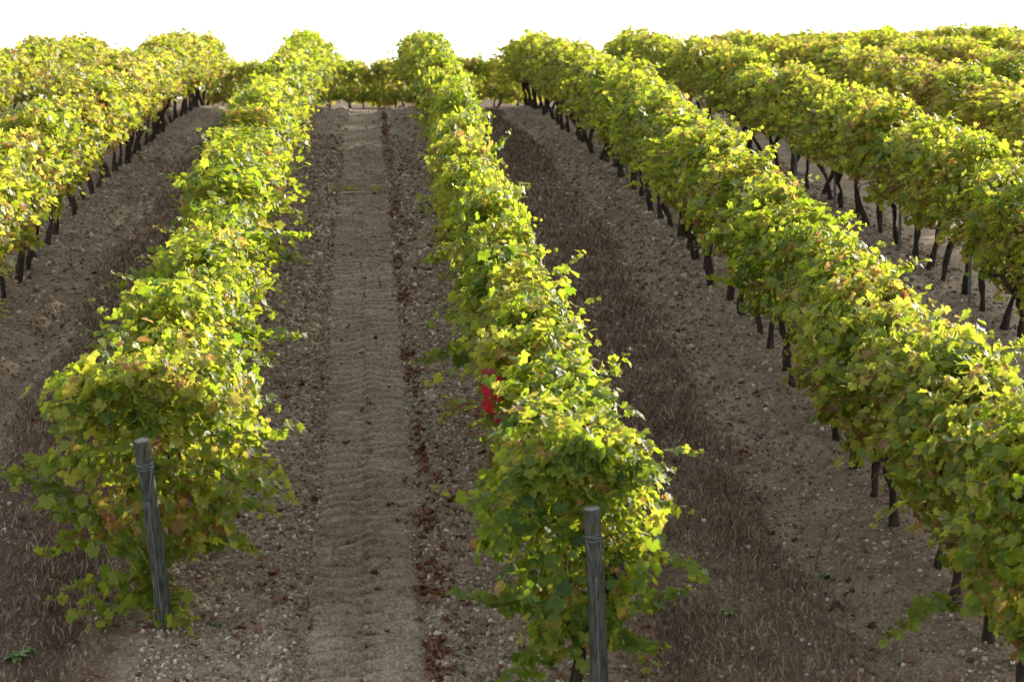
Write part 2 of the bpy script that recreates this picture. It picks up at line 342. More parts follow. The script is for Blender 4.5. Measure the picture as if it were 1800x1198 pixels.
def foliage(seed, nl, length=1.08, lumps=1.25, end=0, shoots=7, wide=1.0, tall=1.0, low0=0.87):
    """leaf positions, frames, sizes, tints, shell depth; x across the row, y along it"""
    rg = np.random.default_rng(seed)
    z = np.interp(rg.random(nl), np.linspace(0, 1, 12), [low0, low0 * 0.8 + 0.21, low0 * 0.6 + 0.42, low0 * 0.4 + 0.62, 1.10, 1.21, 1.35, 1.48, 1.6, 1.71, 1.82, 1.93])
    top = rg.random(nl) < 0.34
    side = np.where(rg.random(nl) < 0.5, 1.0, -1.0)
    y = rg.uniform(-0.62, 0.62, nl) * length
    yy = y + seed * 7.7
    wz = np.interp(z, _sz, _sw)
    wz = wz * (1 + lumps * (0.75 * fbm(yy * 1.9 + side * 9, z * 2.3, 2) + 0.70 * fbm(yy * 5 + side * 5, z * 5.5, 2)))
    wz = np.minimum(wz, 0.56)
    low = 0.36 * fbm(yy * 2.6, side * 3 + 0 * yy, 2)
    z = np.where(z < 1.0, z + low, z)
    tz = 1.80 + lumps * (0.36 * fbm(yy * 1.7, 0 * yy + 3.7, 2) + 0.42 * fbm(yy * 5.3, side * 2, 2))
    xt = rg.uniform(-0.38, 0.38, nl); ztop = tz - 1.1 * np.abs(xt) ** 2.0
    x = np.where(top, xt, side * wz); z = np.where(top, ztop, np.minimum(z, tz))
    dep = rg.exponential(0.085, nl); dep = np.where(rg.random(nl) < 0.22, rg.uniform(0.1, 0.45, nl), dep)
    ox = np.where(top, 1.4 * x, side); oz = np.where(top, 1.0, np.where(z > 1.2, 0.5, -0.05))
    out = norm(np.stack([ox, 0 * x, oz], -1))
    P = np.stack([x, y, z], -1) - out * dep[:, None] + 0.035 * rg.normal(size=(nl, 3))
    if end:                                       # rounded end of the row
        cap = np.sqrt(np.clip(1 - ((P[:, 2] - 1.15) / 0.85) ** 2, 0.05, 1))
        lim = -0.36 - 0.22 * cap
        beyond = P[:, 1] < lim; P[beyond, 1] = lim[beyond] + rg.exponential(0.06, beyond.sum())
        endl = rg.random(nl) < 0.2
        P[endl, 1] = lim[endl] + rg.exponential(0.08, endl.sum()); P[endl, 0] *= rg.uniform(0, 1, endl.sum())
        out[endl | beyond] = norm(out[endl | beyond] * 0.5 + np.array([0, -1, 0.1]))
    P[:, 0] *= wide; P[:, 2] *= tall
    N = out + np.array([0, 0, 0.35]) + 0.68 * rg.normal(size=(nl, 3))
    T = np.array([0, 0, -1.0]) + 0.35 * out + 0.5 * rg.normal(size=(nl, 3))
    S = 0.048 + 0.088 * rg.random(nl) ** 1.5
    tint = 0.48 + 0.15 * rg.normal(size=nl) + 0.55 * np.maximum(fbm(P[:, 1] * 2.6 + seed * 3.1, P[:, 2] * 2.8 + P[:, 0], 2), -0.14)
    old = rg.random(nl); tint = np.where(old > 0.952, rg.uniform(0.70, 1.0, nl), tint)
    tint = np.where((P[:, 2] < 0.95) & (old < 0.16), rg.uniform(0.66, 1.0, nl), tint)
    M = frames(N, T)
    canes = []
    for k in range(shoots):                       # young shoots that break the outline
        a = rg.random(); sd = rg.choice([-1, 1])
        if a < 0.64: p0 = (rg.uniform(-.4, .4), rg.uniform(-.5, .5), 1.62); d = (rg.normal() * 0.6, rg.normal() * 0.5, 1.0); L = rg.uniform(0.25, 0.58); dr = 1.2
        else: p0 = (sd * 0.42, rg.uniform(-.5, .5), rg.uniform(1.0, 1.6)); d = (sd, rg.normal() * 0.5, rg.uniform(-0.1, 0.6)); L = rg.uniform(0.25, 0.55); dr = 1.2
        p0 = (p0[0] * wide, p0[1], p0[2] * tall); pth = shoot_path(p0, d, L, dr, rg); canes.append(pth)
        p, m, s, t = shoot_leaves(pth, rg)
        P = np.vstack([P, p]); M = np.concatenate([M, m]); S = np.concatenate([S, s]); tint = np.concatenate([tint, 0.45 + 0.1 * t + 0.06 * rg.normal(size=len(s))])
        dep = np.concatenate([dep, 0 * s]); out = np.vstack([out, m[:, :, 2]])
    edge = rg.random(len(P)) ** 2 * 1.3
    return dict(P=P, M=M, S=S, tint=np.clip(tint, 0, 1), dep=dep, out=out, edge=edge, canes=canes, rg=rg)
def trunk_mesh(seed):
    rg = np.random.default_rng(seed + 9000); mb = MB()
    n = 8; t = np.linspace(0, 1, n); lean = rg.normal(size=2) * np.array([0.08, 0.20])
    bx = 0.05 * np.cumsum(rg.normal(size=n)) * t; by = 0.06 * np.cumsum(rg.normal(size=n)) * t
    P = np.stack([lean[0] * t + bx, lean[1] * t + by, -0.08 + 0.98 * t], -1)
    rad = 0.036 + 0.020 * np.exp(-t * 6) + 0.010 * rg.normal(size=n) + 0.010 * np.exp(-((t - 0.93) / 0.1) ** 2)
    tube(mb, P, rad, 8, wob=0.17, rg=rg)
    hd = P[-1]
    for s in (-1, 1):
        m = 6; u = np.linspace(0, 1, m)
        Q = hd + np.stack([0.05 * rg.normal() * u, s * 0.48 * u, 0.16 * np.sin(u * 2.2) + 0.02 * rg.normal(size=m)], -1); Q[0] = hd - [0, 0, 0.05]
        tube(mb, Q, 0.026 - 0.013 * u, 6, wob=0.08, rg=rg)
    return mb.mesh('trunk', BARK)
def canes_mesh(seed, canes):
    rg = np.random.default_rng(seed + 5000); mb = MB()
    for k in range(13):
        y0 = rg.uniform(-.5, .5); d = (rg.normal() * 0.55, rg.normal() * 0.3, 1.0)
        tube(mb, shoot_path((rg.normal() * 0.05, y0, 0.95), d, rg.uniform(0.6, 1.0), rg.uniform(0.6, 2.2), rg, 7), np.linspace(0.0065, 0.003, 7), 4, cap=False, rg=rg)
    for p in canes: tube(mb, p, np.linspace(0.005, 0.002, len(p)), 4, cap=False, rg=rg)
    return mb.mesh('canes', CANE)
LEAFMESH = {}
def leaf_obj_mesh(k, q, mat=LEAF, key='v'):
    if (key, k, q) not in LEAFMESH:
        V, F, rr = TPL_HI[k]; C = np.zeros((len(V), 4)); C[:, 0] = (q + 0.5) / 16; C[:, 1] = np.minimum(rr, 1); C[:, 2] = (k % 4) / 5; C[:, 3] = 1
        LEAFMESH[key, k, q] = mesh('leaf', V, F, mat, C)
    return LEAFMESH[key, k, q]
from mathutils import Matrix
def leaf_part(parent, p, M, s, tint, rg, mat=LEAF, key='v', name='leaf'):
    o = bpy.data.objects.new(name, leaf_obj_mesh(int(rg.integers(0, len(TPL_HI))), int(np.clip(tint * 16, 0, 15)), mat, key))
    COL.objects.link(o); o.parent = parent
    m4 = np.eye(4); m4[:3, :3] = M * s; m4[:3, 3] = p
    o.matrix_local = Matrix(m4.tolist()); o.color = parent.color
    return o

# ------------------------------------------------------------------ the vines, one thing each
ROWS = [   # x, first y, last y, what to call the row, yellowness of its leaves, has a post at the near end, vine spacing
    (-1.5, 17.15, 64.3, 'row left of the tyre-printed lane', 0.50, True, 1.14),
    (1.5, 15.25, 64.6, 'row right of the tyre-printed lane', 0.50, True, 1.14),
    (4.5, 14.2, 64.6, 'second row right of the tyre-printed lane', 0.58, False, 0.92),
    (7.5, 17.2, 66.9, 'third row right of the tyre-printed lane', 0.62, False, 0.92),
    (10.5, 27.5, 69.6, 'fourth row right of the tyre-printed lane', 0.74, False, 1.2),
    (13.5, 42.0, 73.0, 'fifth row right of the tyre-printed lane', 0.76, False, 1.25),
    (16.5, 52.5, 76.6, 'sixth row right of the tyre-printed lane', 0.76, False, 1.25),
    (19.5, 64.5, 79.0, 'seventh row right of the tyre-printed lane', 0.76, False, 1.25),
    (-4.5, 22.0, 64.8, 'second row left of the tyre-printed lane', 0.72, False, 0.92),
    (-7.5, 39.5, 64.4, 'third row left of the tyre-printed lane', 0.78, False, 1.2)]
NVAR = 18
LO = []
for k in range(NVAR):
    f = foliage(50 + k, 1350, shoots=12); mb = MB(); leaves_mesh(mb, f['P'], f['M'], f['S'] * 1.08, f['tint'], f['edge'], TPL_LO, f['rg'])
    LO.append((mb.mesh('foliage', LEAF), trunk_mesh(50 + k), canes_mesh(50 + k, f['canes'])))
NEAR_VINES = {}
eye = np.array([0, 0, EYE])
rv = np.random.default_rng(21)
def vine(x, y, label, group, yellow, seed, hi=False, end=False, rz=0.0, nleaf=0):
    z = float(gz(y, x)) + 0.05
    o = empty('grapevine', (x, y, z), rz); tag(o, label, 'grapevine', group)
    c = (float(np.clip(yellow + 0.10 * rv.normal(), 0.2, 1)), 0.5, 0.5, 1); o.color = c
    if hi:
        wide = (1.75 if x < 0 else 1.30) if end else rv.uniform(0.82, 1.12) - ((0.0 if y < 20.6 else 0.26) if 0 < x < 2 else 0) + (0.26 if x < 0 and y < 19 else 0)
        tall = rv.uniform(0.93, 1.05)
        f = foliage(1000 + seed, 2400 if end else 1720, end=1 if end else 0, shoots=14, wide=wide, tall=tall, low0=0.45 if end else 0.66 if abs(x) < 2 else 0.48 if y < 18.5 else 0.80)
        wx, wy, wz = f['P'][:, 0] + x, f['P'][:, 1] + y, f['P'][:, 2]
        hole = (wx < 1.18) & (wx > 0.2) & (np.abs(wy - 17.7) < 0.75) & (wz > 0.86) & (wz < 1.56)     # a hollow in the row's face where red leaves show
        f['P'][:, 0] = np.where(hole, 1.18 - x + 0.1 * f['rg'].random(len(wx)), f['P'][:, 0])
        d = eye - (f['P'] + np.array([x, y, z])); d = norm(d)
        face = np.abs((f['M'][:, :, 2] * d).sum(-1)); outw = (f['out'] * d).sum(-1)
        score = np.where((outw > 0.02) & (f['dep'] < 0.13), f['S'] * (0.3 + face) - 0.5 * f['dep'], -1)
        pick = np.argsort(-score)[:nleaf]; pick = pick[score[pick] > 0]
        rest = np.ones(len(score), bool); rest[pick] = False
        mb = MB(); leaves_mesh(mb, f['P'][rest], f['M'][rest], f['S'][rest], f['tint'][rest], f['edge'][rest], TPL_HI, f['rg'])
        fo = obj('foliage', mb.mesh('foliage', LEAF), o); fo['kind'] = 'stuff'; fo.color = c
        for i in pick: leaf_part(o, f['P'][i], f['M'][i], float(f['S'][i]), float(f['tint'][i]), f['rg'])
        obj('trunk', trunk_mesh(1000 + seed), o); obj('canes', canes_mesh(1000 + seed, f['canes']), o)
    else:
        k = seed % NVAR; fo = obj('foliage', LO[k][0], o); fo['kind'] = 'stuff'; fo.color = c
        tk = obj('trunk', LO[int(rv.integers(0, NVAR))][1], o); tk.rotation_euler[2] = rv.choice([0, math.pi]) + rv.normal() * 0.5; obj('canes', LO[k][2], o)
        weak = rv.random() < 0.09
        o.scale = ((0.75 if weak else 1) * (rv.uniform(0.66, 0.86) if abs(x - 1.4) < 0.35 and y < 52 else rv.uniform(0.85, 1.15)) * (1.3 if 60 < y < 70 or x > 9 else 1), rv.choice([-1, 1]) * rv.uniform(1.0, 1.15), rv.uniform(0.88, 1.08) * (0.9 if weak else 1))
        o.rotation_euler[2] = rz + rv.normal() * 0.06
    NEAR_VINES[(round(x, 1), round(y, 2))] = o
    return o
cnt = 0
last = -1
for ri, (rx, y0, y1, rname, yellow, post, SP) in enumerate(ROWS):
    n = int((y1 - y0) / SP) + 1
    for i in range(n):
        y = y0 + i * SP + rv.normal() * 0.05
        cnt += 1
        hi = ri in (0, 1, 2) and y < 23.2
        k = int(rv.integers(0, NVAR))
        while k == last: k = int(rv.integers(0, NVAR))
        last = k
        if post and i < 10: lab = ('leafy green grapevine right behind the wooden end post, ' + rname) if i == 0 else ordinal(i + 1) + ' grapevine behind the wooden end post, ' + rname
        else: lab = ordinal(n - i) + ' grapevine down from the crest, ' + rname
        near_l = 230 if (hi and y < 20.5) else 150
        vine(rx + rv.normal() * 0.04 - (0.20 if rx == 1.5 else 0.08 if rx == -1.5 else 0) * math.exp(-((y - 29) / 12) ** 2), y, lab, 'grapevines in the ' + rname, yellow, cnt if hi else k, hi, end=(post and i == 0), nleaf=near_l)
# the crossing row on the plateau beyond the crest
for j, (yy, nm) in enumerate(((83.5, 'first crossing row beyond the crest'), (86.5, 'added rear crossing row beyond the crest'))):  # rear row is added to block light showing beneath the first
    for i in range(11):
        X = -5.6 + 1.12 * i + 0.4 * j
        v = vine(X, yy + rv.normal() * 0.1, ordinal(i + 1) + ' grapevine from the left in the ' + nm, 'grapevines of the ' + nm, 0.62, int(rv.integers(0, NVAR)), rz=R(90)); v.location.z -= 0.86; v.scale[2] *= 1.36
# ------------------------------------------------------------------ stray shoots reaching out of the rows (parts of their vine)
def nearest_vine(x, y):
    return min(NEAR_VINES.items(), key=lambda kv: (kv[0][0] - x) ** 2 * 4 + (kv[0][1] - y) ** 2)[1]
SHOOTS = [(-1.5, 16.7, (-0.05, 0.35), (-0.9, -0.5, -0.25), 0.7, 0.4), (-1.5, 16.75, (0.0, 0.4), (0.1, -0.5, -0.7), 0.45, 0.4), (-1.5, 16.7, (0.1, 0.3), (0.5, -0.5, -0.2), 0.4, 0.6), (1.5, 15.0, (-0.2, 0.5), (-0.8, -0.4, -0.5), 0.5, 0.4), (1.5, 15.0, (0.2, 0.55), (0.6, -0.4, -0.5), 0.5, 0.4),  # row x, y, start offset (across, up), direction, length, droop
    (-1.5, 17.0, (0.55, 1.35), (1, -0.1, 0.15), 0.62, 0.5), (-1.5, 16.9, (0.50, 1.10), (1, -0.3, 0.1), 0.60, 0.6), (-1.5, 16.9, (0.5, 0.85), (1, -0.2, 0.0), 0.5, 0.3),
    (-1.5, 16.95, (-0.65, 0.95), (-1, -0.2, 0.25), 0.68, -0.5), (-1.5, 17.0, (-0.6, 1.15), (-1, -0.1, 0.1), 0.5, 0.5), (-1.5, 17.0, (-0.5, 0.62), (-1, -0.2, 0.1), 0.45, 0.4), (-1.5, 17.0, (-0.4, 0.75), (-1, -0.2, -0.1), 0.55, 0.3), (-1.5, 16.9, (0.42, 0.58), (1, 0, 0.05), 0.42, 0.3),
    (-1.5, 17.0, (-0.1, 0.30), (-1, -0.3, 0.05), 0.75, 0.5), (-1.5, 16.8, (-0.05, 0.22), (-0.7, -0.6, -0.15), 0.6, 0.4), (-1.5, 16.6, (0.05, 0.2), (0.8, -0.5, -0.1), 0.38, 0.8),
    (1.5, 15.4, (0.42, 0.98), (1, -0.1, 0.45), 0.50, -0.2), (1.5, 15.3, (0.25, 0.62), (1, -0.1, 0.2), 0.78, -0.2), (1.5, 15.3, (-0.25, 0.62), (-1, -0.1, 0.15), 0.65, 0.4),
    (1.5, 15.3, (0.3, 0.42), (1, -0.1, 0.1), 0.42, 0.3), (1.5, 15.2, (-0.15, 0.35), (-0.7, -0.4, -0.2), 0.4, 0.8),
    (1.5, 30.0, (0.35, 1.55), (0.8, 0, 0.8), 0.65, 0.2), (-1.5, 24.0, (0.4, 1.55), (1, 0, 0.35), 0.62, 0.2), (-1.5, 23.4, (-0.5, 1.4), (-1, 0, 0.25), 0.55, 0.3),
    (-1.5, 29.5, (-0.5, 1.2), (-0.8, 0, 0.5), 0.5, 0.4), (-1.5, 20.6, (0.45, 1.3), (1, 0, 0.3), 0.5, 0.3), (-1.5, 27.0, (0.5, 0.8), (1, 0, 0.1), 0.45, 0.4),
    (4.5, 22.0, (0.45, 1.55), (1, 0, 0.2), 0.55, 0.3), (4.5, 23.0, (0.15, 1.65), (0.4, 0, 1), 0.5, 0.4), (4.5, 19.0, (0.35, 1.55), (0.8, 0, 0.6), 0.55, 0.2), (4.5, 18.3, (0.4, 1.55), (1, 0, 0.45), 0.55, 0.2),
    (4.5, 17.0, (0.3, 1.65), (0.6, 0, 0.9), 0.5, 0.2), (4.5, 26.8, (0.1, 1.7), (0.5, 0, 1), 0.5, 0.3), (4.5, 15.6, (-0.4, 0.55), (-1, -0.2, 0.0), 0.6, 0.4), (4.5, 29.2, (0.2, 1.7), (0.5, 0, 1), 0.45, 0.3),
    (1.5, 20.6, (0.3, 1.6), (0.6, 0, 0.9), 0.5, 0.3), (1.5, 17.4, (0.4, 1.5), (0.7, 0, 0.7), 0.5, 0.3), (1.5, 25.0, (-0.5, 1.1), (-1, 0, 0.2), 0.4, 0.5), (1.5, 22.2, (-0.45, 0.7), (-1, 0, 0.1), 0.45, 0.4)]
for k, (rx, ry, (ox, oz), d, L, dr) in enumerate(SHOOTS):
    v = nearest_vine(rx, ry); rg = np.random.default_rng(700 + k)
    sx, sy, szz = v.scale
    p0 = np.array([ox / sx, (ry - v.location.y) / sy, oz / szz]); dd = np.array(d, float); dd[1] *= np.sign(sy)
    pth = shoot_path(p0 - norm(dd) * 0.12, dd, L + 0.12, dr, rg, 10)
    mb = MB(); tube(mb, pth, np.linspace(0.006, 0.002, len(pth)), 5, rg=rg)
    s = obj('shoot', mb.mesh('shoot', CANE), v); s.color = v.color
    p, m, sz, t = shoot_leaves(pth, rg, 0.028, 0.135)
    for i in range(len(p)): leaf_part(s, p[i], m[i], float(sz[i]), float(0.33 + 0.12 * t[i] + 0.07 * rg.normal()), rg)
# the red leaves on the row right of the lane
v = nearest_vine(1.5, 18.6); rg = np.random.default_rng(5)
for (dx, dz, sz) in ((-0.30, 1.46, .13), (-0.21, 1.42, .075), (-0.31, 1.335, .14), (-0.22, 1.28, .10), (-0.28, 1.20, .14), (-0.22, 1.11, .11), (-0.13, 1.15, .08), (-0.19, 1.01, .095)):
    M = frames(np.array([-0.45, -0.85, 0.45]) + 0.5 * rg.normal(size=3), np.array([0.1, 0, -1.0]) + 0.4 * rg.normal(size=3))
    o = leaf_part(v, np.array([dx - 0.10, -0.62 + 0.03 * rg.normal(), dz]), M, sz, rg.random() * 0.9, rg, RED, 'r'); o['label'] = 'crimson vine leaf in the green foliage'
# ------------------------------------------------------------------ end posts and steel stakes
def wooden_post(foot, top, r, label):
    foot = np.array(foot, float); top = np.array(top, float); rg = np.random.default_rng(int(abs(foot[0]) * 10))
    o = empty('wooden_post', foot); tag(o, label, 'post', 'wooden end posts')
    A = top - foot; L = np.linalg.norm(A); mb = MB()
    t = np.array([-0.25, 0, 0.2, 0.4, 0.6, 0.8, 0.93, 0.985, 1.0, 1.002]); rad = np.array([1.04, 1.03, 1.02, 1.0, .98, .97, .96, .955, .92, .88]) * r
    P = t[:, None] * A[None] + 0.004 * np.sin(t * 5 + rg.uniform(0, 6))[:, None] * np.array([1, 0.3, 0])
    tube(mb, P, rad, 18, wob=0.012, rg=rg)
    obj('shaft', mb.mesh('shaft', WOOD), o)
    mb = MB(); tube(mb, [A * 1.0015, A * 1.005], [r * 0.87, r * 0.85], 18, rg=rg); obj('sawn_end', mb.mesh('sawn_end', SAWN), o)
    D = A / L; U = norm(np.cross(D, [0, 1, 0])); W = np.cross(U, D)
    th = np.linspace(0, 2 * np.pi, 25)
    for k, tt in enumerate((0.865, 0.875, 0.884)):
        mb = MB(); rr = r * 0.975 + 0.004
        P = (tt * L) * D + rr * (np.cos(th)[:, None] * U + np.sin(th)[:, None] * W) + D * (0.008 * np.sin(th + k * 2))[:, None]
        tube(mb, P, 0.0028, 5, cap=False, rg=rg); obj('wire_loop', mb.mesh('wire_loop', WIRE), o)
    if W[1] > 0: W = -W
    mb = MB()                                     # anchor wire: a V from the loops, then twisted down the front of the post
    j = 0.70 * L * D + W * (r + 0.010)
    for s in (-1, 1):
        a = 0.865 * L * D + (s * 0.80 * U + 0.62 * W) * (r + 0.004)
        m_ = (a + j) / 2 + W * 0.010
        tube(mb, [a, m_, j], 0.0026, 5, rg=rg)
    q = np.linspace(0.70, -0.03, 22)
    P = q[:, None] * A + W * (r + 0.012) + U * (0.002 * np.sin(q * 23) + 0.02 * (0.7 - q))[:, None]
    tube(mb, P, 0.0034, 5, rg=rg); obj('anchor_wire', mb.mesh('anchor_wire', WIRE), o)
    return o
def at(px, py, Y):                                # only used to survey where a thing stands: pixel + depth along the rows -> place
    return np.array([(px - 645) / 4000 * Y, Y, EYE - (py - 187) / 4000 * Y])
fy = 16.55; fx = (285 - 645) / 4000 * fy
wooden_post((fx, fy, float(ground_z(fx, fy))), at(247, 772, 16.25), 0.060, 'grey wooden post leaning left, before the row left of the tyre-printed lane')
fy = 14.75; fx = (1063 - 645) / 4000 * fy
wooden_post((fx, fy, float(ground_z(fx, fy))), at(1043, 902, 14.55), 0.059, 'grey wooden post, nearly upright, before the row right of the tyre-printed lane')
def stake(x, y, h, label):
    mb = MB(); z = float(gz(y))
    o = empty('steel_stake', (x, y, z)); tag(o, label, 'stake', 'thin steel trellis stakes'); 
    a = np.array([[-.02, -.012], [.02, -.012], [.02, -.006], [.004, -.004], [.004, .014], [-.004, .014], [-.004, -.004], [-.02, -.006]])
    n = len(a); zz = (-0.3, h)
    V = np.vstack([np.c_[a, np.full(n, q)] for q in zz]); F = []
    for j in range(n): k = (j + 1) % n; F += [(j, k, k + n), (j, k + n, j + n)]
    F += [(n, n + 1, n + 2), (n, n + 2, n + 7), (n + 3, n + 4, n + 5), (n + 3, n + 5, n + 6), (n + 2, n + 3, n + 6), (n + 2, n + 6, n + 7)]
    mb.add(V, F); obj('profile', mb.mesh('profile', STAKE, False), o)
    mb = MB(); tube(mb, [(0, -0.03, h - 0.5), (0, 0.03, h - 0.5)], 0.008, 6); obj('wire_clip', mb.mesh('wire_clip', WIRE), o)
stake(7.42, 27.6, 1.62, 'thin steel stake nearest the right edge, third row right of the lane')
stake(7.46, 31.5, 1.62, 'second thin steel stake up the third row right of the lane')
stake(7.44, 35.9, 1.62, 'third thin steel stake up the third row right of the lane')
stake(7.44, 39.2, 1.62, 'fourth thin steel stake up the third row right of the lane')
stake(7.44, 46.3, 1.62, 'topmost visible thin steel stake in the third row right of the lane')
stake(4.44, 38.8, 1.62, 'thin steel stake in the second row right of the lane')
stake(-4.44, 31.1, 1.62, 'thin steel stake among trunks of the second row left of the lane')

# trellis wires, one per row and height: things strung between the posts
def wire(rx, y0, y1, h, label):
    ys = np.arange(y0, y1, 1.2); mb = MB()
    P = np.stack([np.full(len(ys), rx), ys, gz(ys) + 0.05 + h], -1); tube(mb, P, 0.0018, 4, cap=False)
    o = obj('trellis_wire', mb.mesh('trellis_wire', WIRE)); tag(o, label, 'wire', 'trellis wires')
for rx, y0, y1, rname, _, _, _ in ROWS[:4] + ROWS[8:9]:
    wire(rx + 0.03, y0 + 0.3, y1, 0.62, 'thin lower trellis wire through the ' + rname)

# ------------------------------------------------------------------ litter: fallen leaves, stones, grass
def ground_frames(P, tiltv, rg):
    N = np.array([0, -0.08, 1.0]) + tiltv * rg.normal(size=(len(P), 3)); T = rg.normal(size=(len(P), 3)); T[:, 2] = 0
    return frames(N, T)
def fallen_spots(n, rg):
    y = 14.6 * (64 / 14.6) ** rg.random(n)
    kind = rg.random(n); x = np.empty(n)
    a = kind < 0.44; x[a] = TC + 0.51 + 0.14 * fbm(y[a] * 0.10, y[a] * 0 + 3) + (0.022 + 0.05 * vnoise(y[a] * 0.8, y[a] * 0)) * rg.normal(size=a.sum())            # line along the right edge of the tyre print
    b = (kind >= 0.44) & (kind < 0.62); x[b] = rg.uniform(0.55, 1.4, b.sum())
    c = (kind >= 0.62) & (kind < 0.70); x[c] = rg.uniform(-1.4, -0.4, c.sum())
    d = (kind >= 0.70) & (kind < 0.73); x[d] = rg.uniform(-0.5, 0.5, d.sum())
    e = (kind >= 0.73) & (kind < 0.89); x[e] = rg.choice([1.85, 2.1, 3.45, 3.6, 3.9], e.sum()) + 0.16 * rg.normal(size=e.sum())
    f = (kind >= 0.89); x[f] = rg.choice([-3.9, -2.2, -3.2, -1.9], f.sum()) + 0.2 * rg.normal(size=f.sum())
    keep = vnoise(x * 3 + 3, y * 0.9) + 0.35 * rg.normal(size=n) > 0.42
    keep &= ~(a & (vnoise(y * 1.3, y * 0 + 8.2) + 0.15 * rg.normal(size=n) < 0.34))
    return x[keep], y[keep]
rl = np.random.default_rng(77)
fx, fyy = fallen_spots(4600, rl)
order = np.argsort(fyy / (0.6 + rl.random(len(fyy)))); fx, fyy = fx[order], fyy[order]
fsz = rl.uniform(0.055, 0.115, len(fx))
fP = np.stack([fx, fyy, ground_z(fx, fyy) + 0.022], -1); fM = ground_frames(fP, 0.38, rl); ft = rl.random(len(fx))
CRUMP = []
for k in range(10):                               # shrivelled leaf shapes
    V, F, rr = TPL_HI[k % 8]; rg = np.random.default_rng(900 + k); V = V.copy()
    V[:, 2] += rg.uniform(-0.25, 0.5) * rr ** 2 * 0.6 + 0.12 * rg.normal(size=len(V)) * rr; V[:, :2] *= (1 - 0.35 * rg.random((len(V), 1)) * rr[:, None]); V[:, 0] *= rg.uniform(0.4, 0.9); CRUMP.append((V, F, rr))
def band(y): return 'by the bottom edge' if y < 16.8 else 'beyond the end posts' if y < 19 else 'below mid-slope' if y < 24 else 'at mid-slope' if y < 32 else 'high on the slope' if y < 45 else 'near the crest'
def zone_name(x): return 'in the left-hand lane' if x < -1.6 else 'left of the tyre print' if x < -0.45 else 'on the tyre print' if x < 0.36 else 'beside the tyre print\'s right edge' if x < 0.62 else 'right of the tyre print' if x < 1.7 else 'in the grassed right lane' if x < 4.6 else 'between second and third right rows'
CM = {}
for i in range(300):
    k = int(rl.integers(0, 10)); q = int(ft[i] * 6)
    if (k, q) not in CM:
        V, F, rr = CRUMP[k]; C = np.zeros((len(V), 4)); C[:, 0] = q / 5; C[:, 1] = np.minimum(rr, 1); C[:, 2] = 0.4; C[:, 3] = 1
        CM[k, q] = mesh('fallen_leaf', V, F, DEADLEAF, C)
    o = bpy.data.objects.new('fallen_leaf', CM[k, q]); COL.objects.link(o)
    m4 = np.eye(4); m4[:3, :3] = fM[i] * fsz[i]; m4[:3, 3] = fP[i]; o.matrix_world = Matrix(m4.tolist()); o.color = (0.5, 0.5, 0.5, 1)
    zn = zone_name(fx[i]) + ' ' + band(fyy[i]); tag(o, ('large ' if fsz[i] > 0.095 else 'small ' if fsz[i] < 0.072 else '') + ('dark brown' if q < 2 else 'rust brown' if q < 4 else 'pale tan') + ' fallen leaf ' + zn, 'leaf', 'fallen leaves ' + zn)
mb = MB(); sl = slice(300, None)
leaves_mesh(mb, fP[sl], fM[sl], fsz[sl], ft[sl], np.full(len(fx) - 300, 0.4), CRUMP, rl)
o = obj('fallen_leaves', mb.mesh('fallen_leaves', DEADLEAF)); o.color = (0.5, 0.5, 0.5, 1); tag(o, 'drift of smaller and farther fallen brown leaves', 'leaves', kind='stuff')

def ico():
    p = (1 + 5 ** .5) / 2
    V = norm(np.array([(-1, p, 0), (1, p, 0), (-1, -p, 0), (1, -p, 0), (0, -1, p), (0, 1, p), (0, -1, -p), (0, 1, -p), (p, 0, -1), (p, 0, 1), (-p, 0, -1), (-p, 0, 1)], float))
    F = np.array([(0, 11, 5), (0, 5, 1), (0, 1, 7), (0, 7, 10), (0, 10, 11), (1, 5, 9), (5, 11, 4), (11, 10, 2), (10, 7, 6), (7, 1, 8), (3, 9, 4), (3, 4, 2), (3, 2, 6), (3, 6, 8), (3, 8, 9), (4, 9, 5), (2, 4, 11), (6, 2, 10), (8, 6, 7), (9, 8, 1)])
    return V, F
OCT = (np.array([(1, 0, 0), (-1, 0, 0), (0, 1, 0), (0, -1, 0), (0, 0, 1), (0, 0, -1)], float), np.array([(0, 2, 4), (2, 1, 4), (1, 3, 4), (3, 0, 4), (2, 0, 5), (1, 2, 5), (3, 1, 5), (0, 3, 5)]))
rs = np.random.default_rng(31)
def stone_spots(n, rg):
    y = 14.6 * (62 / 14.6) ** (rg.random(n) ** 1.15); k = rg.random(n); x = np.empty(n)
    a = k < 0.34; x[a] = rg.uniform(-1.55, -0.48, a.sum())
    b = (k >= 0.34) & (k < 0.68); x[b] = rg.uniform(0.42, 1.6, b.sum())
    c = (k >= 0.68) & (k < 0.74); x[c] = rg.uniform(-0.5, 0.45, c.sum())
    d = (k >= 0.74) & (k < 0.86); x[d] = rg.choice([3.5, 3.9, 2.0, 4.3], d.sum()) + 0.25 * rg.normal(size=d.sum())
    e = (k >= 0.86) & (k < 0.94); x[e] = rg.uniform(4.9, 7.6, e.sum()); y[e] = rg.uniform(22, 40, e.sum())
    f = k >= 0.94; x[f] = rg.uniform(-4.6, -3.4, f.sum()); y[f] = rg.uniform(20, 45, f.sum())
    return x, y
sx, sy = stone_spots(300, rs)
SM = []
for k in range(12):
    V, F = ico(); V = V * rs.uniform(0.65, 1.2, (12, 1)) * np.array([1, rs.uniform(.6, .95), rs.uniform(.4, .7)]); C = np.zeros((12, 4)); C[:, 0] = rs.uniform(0.45, 1.0)
    SM.append(mesh('stone', V, F, STONE, C, smooth=False))
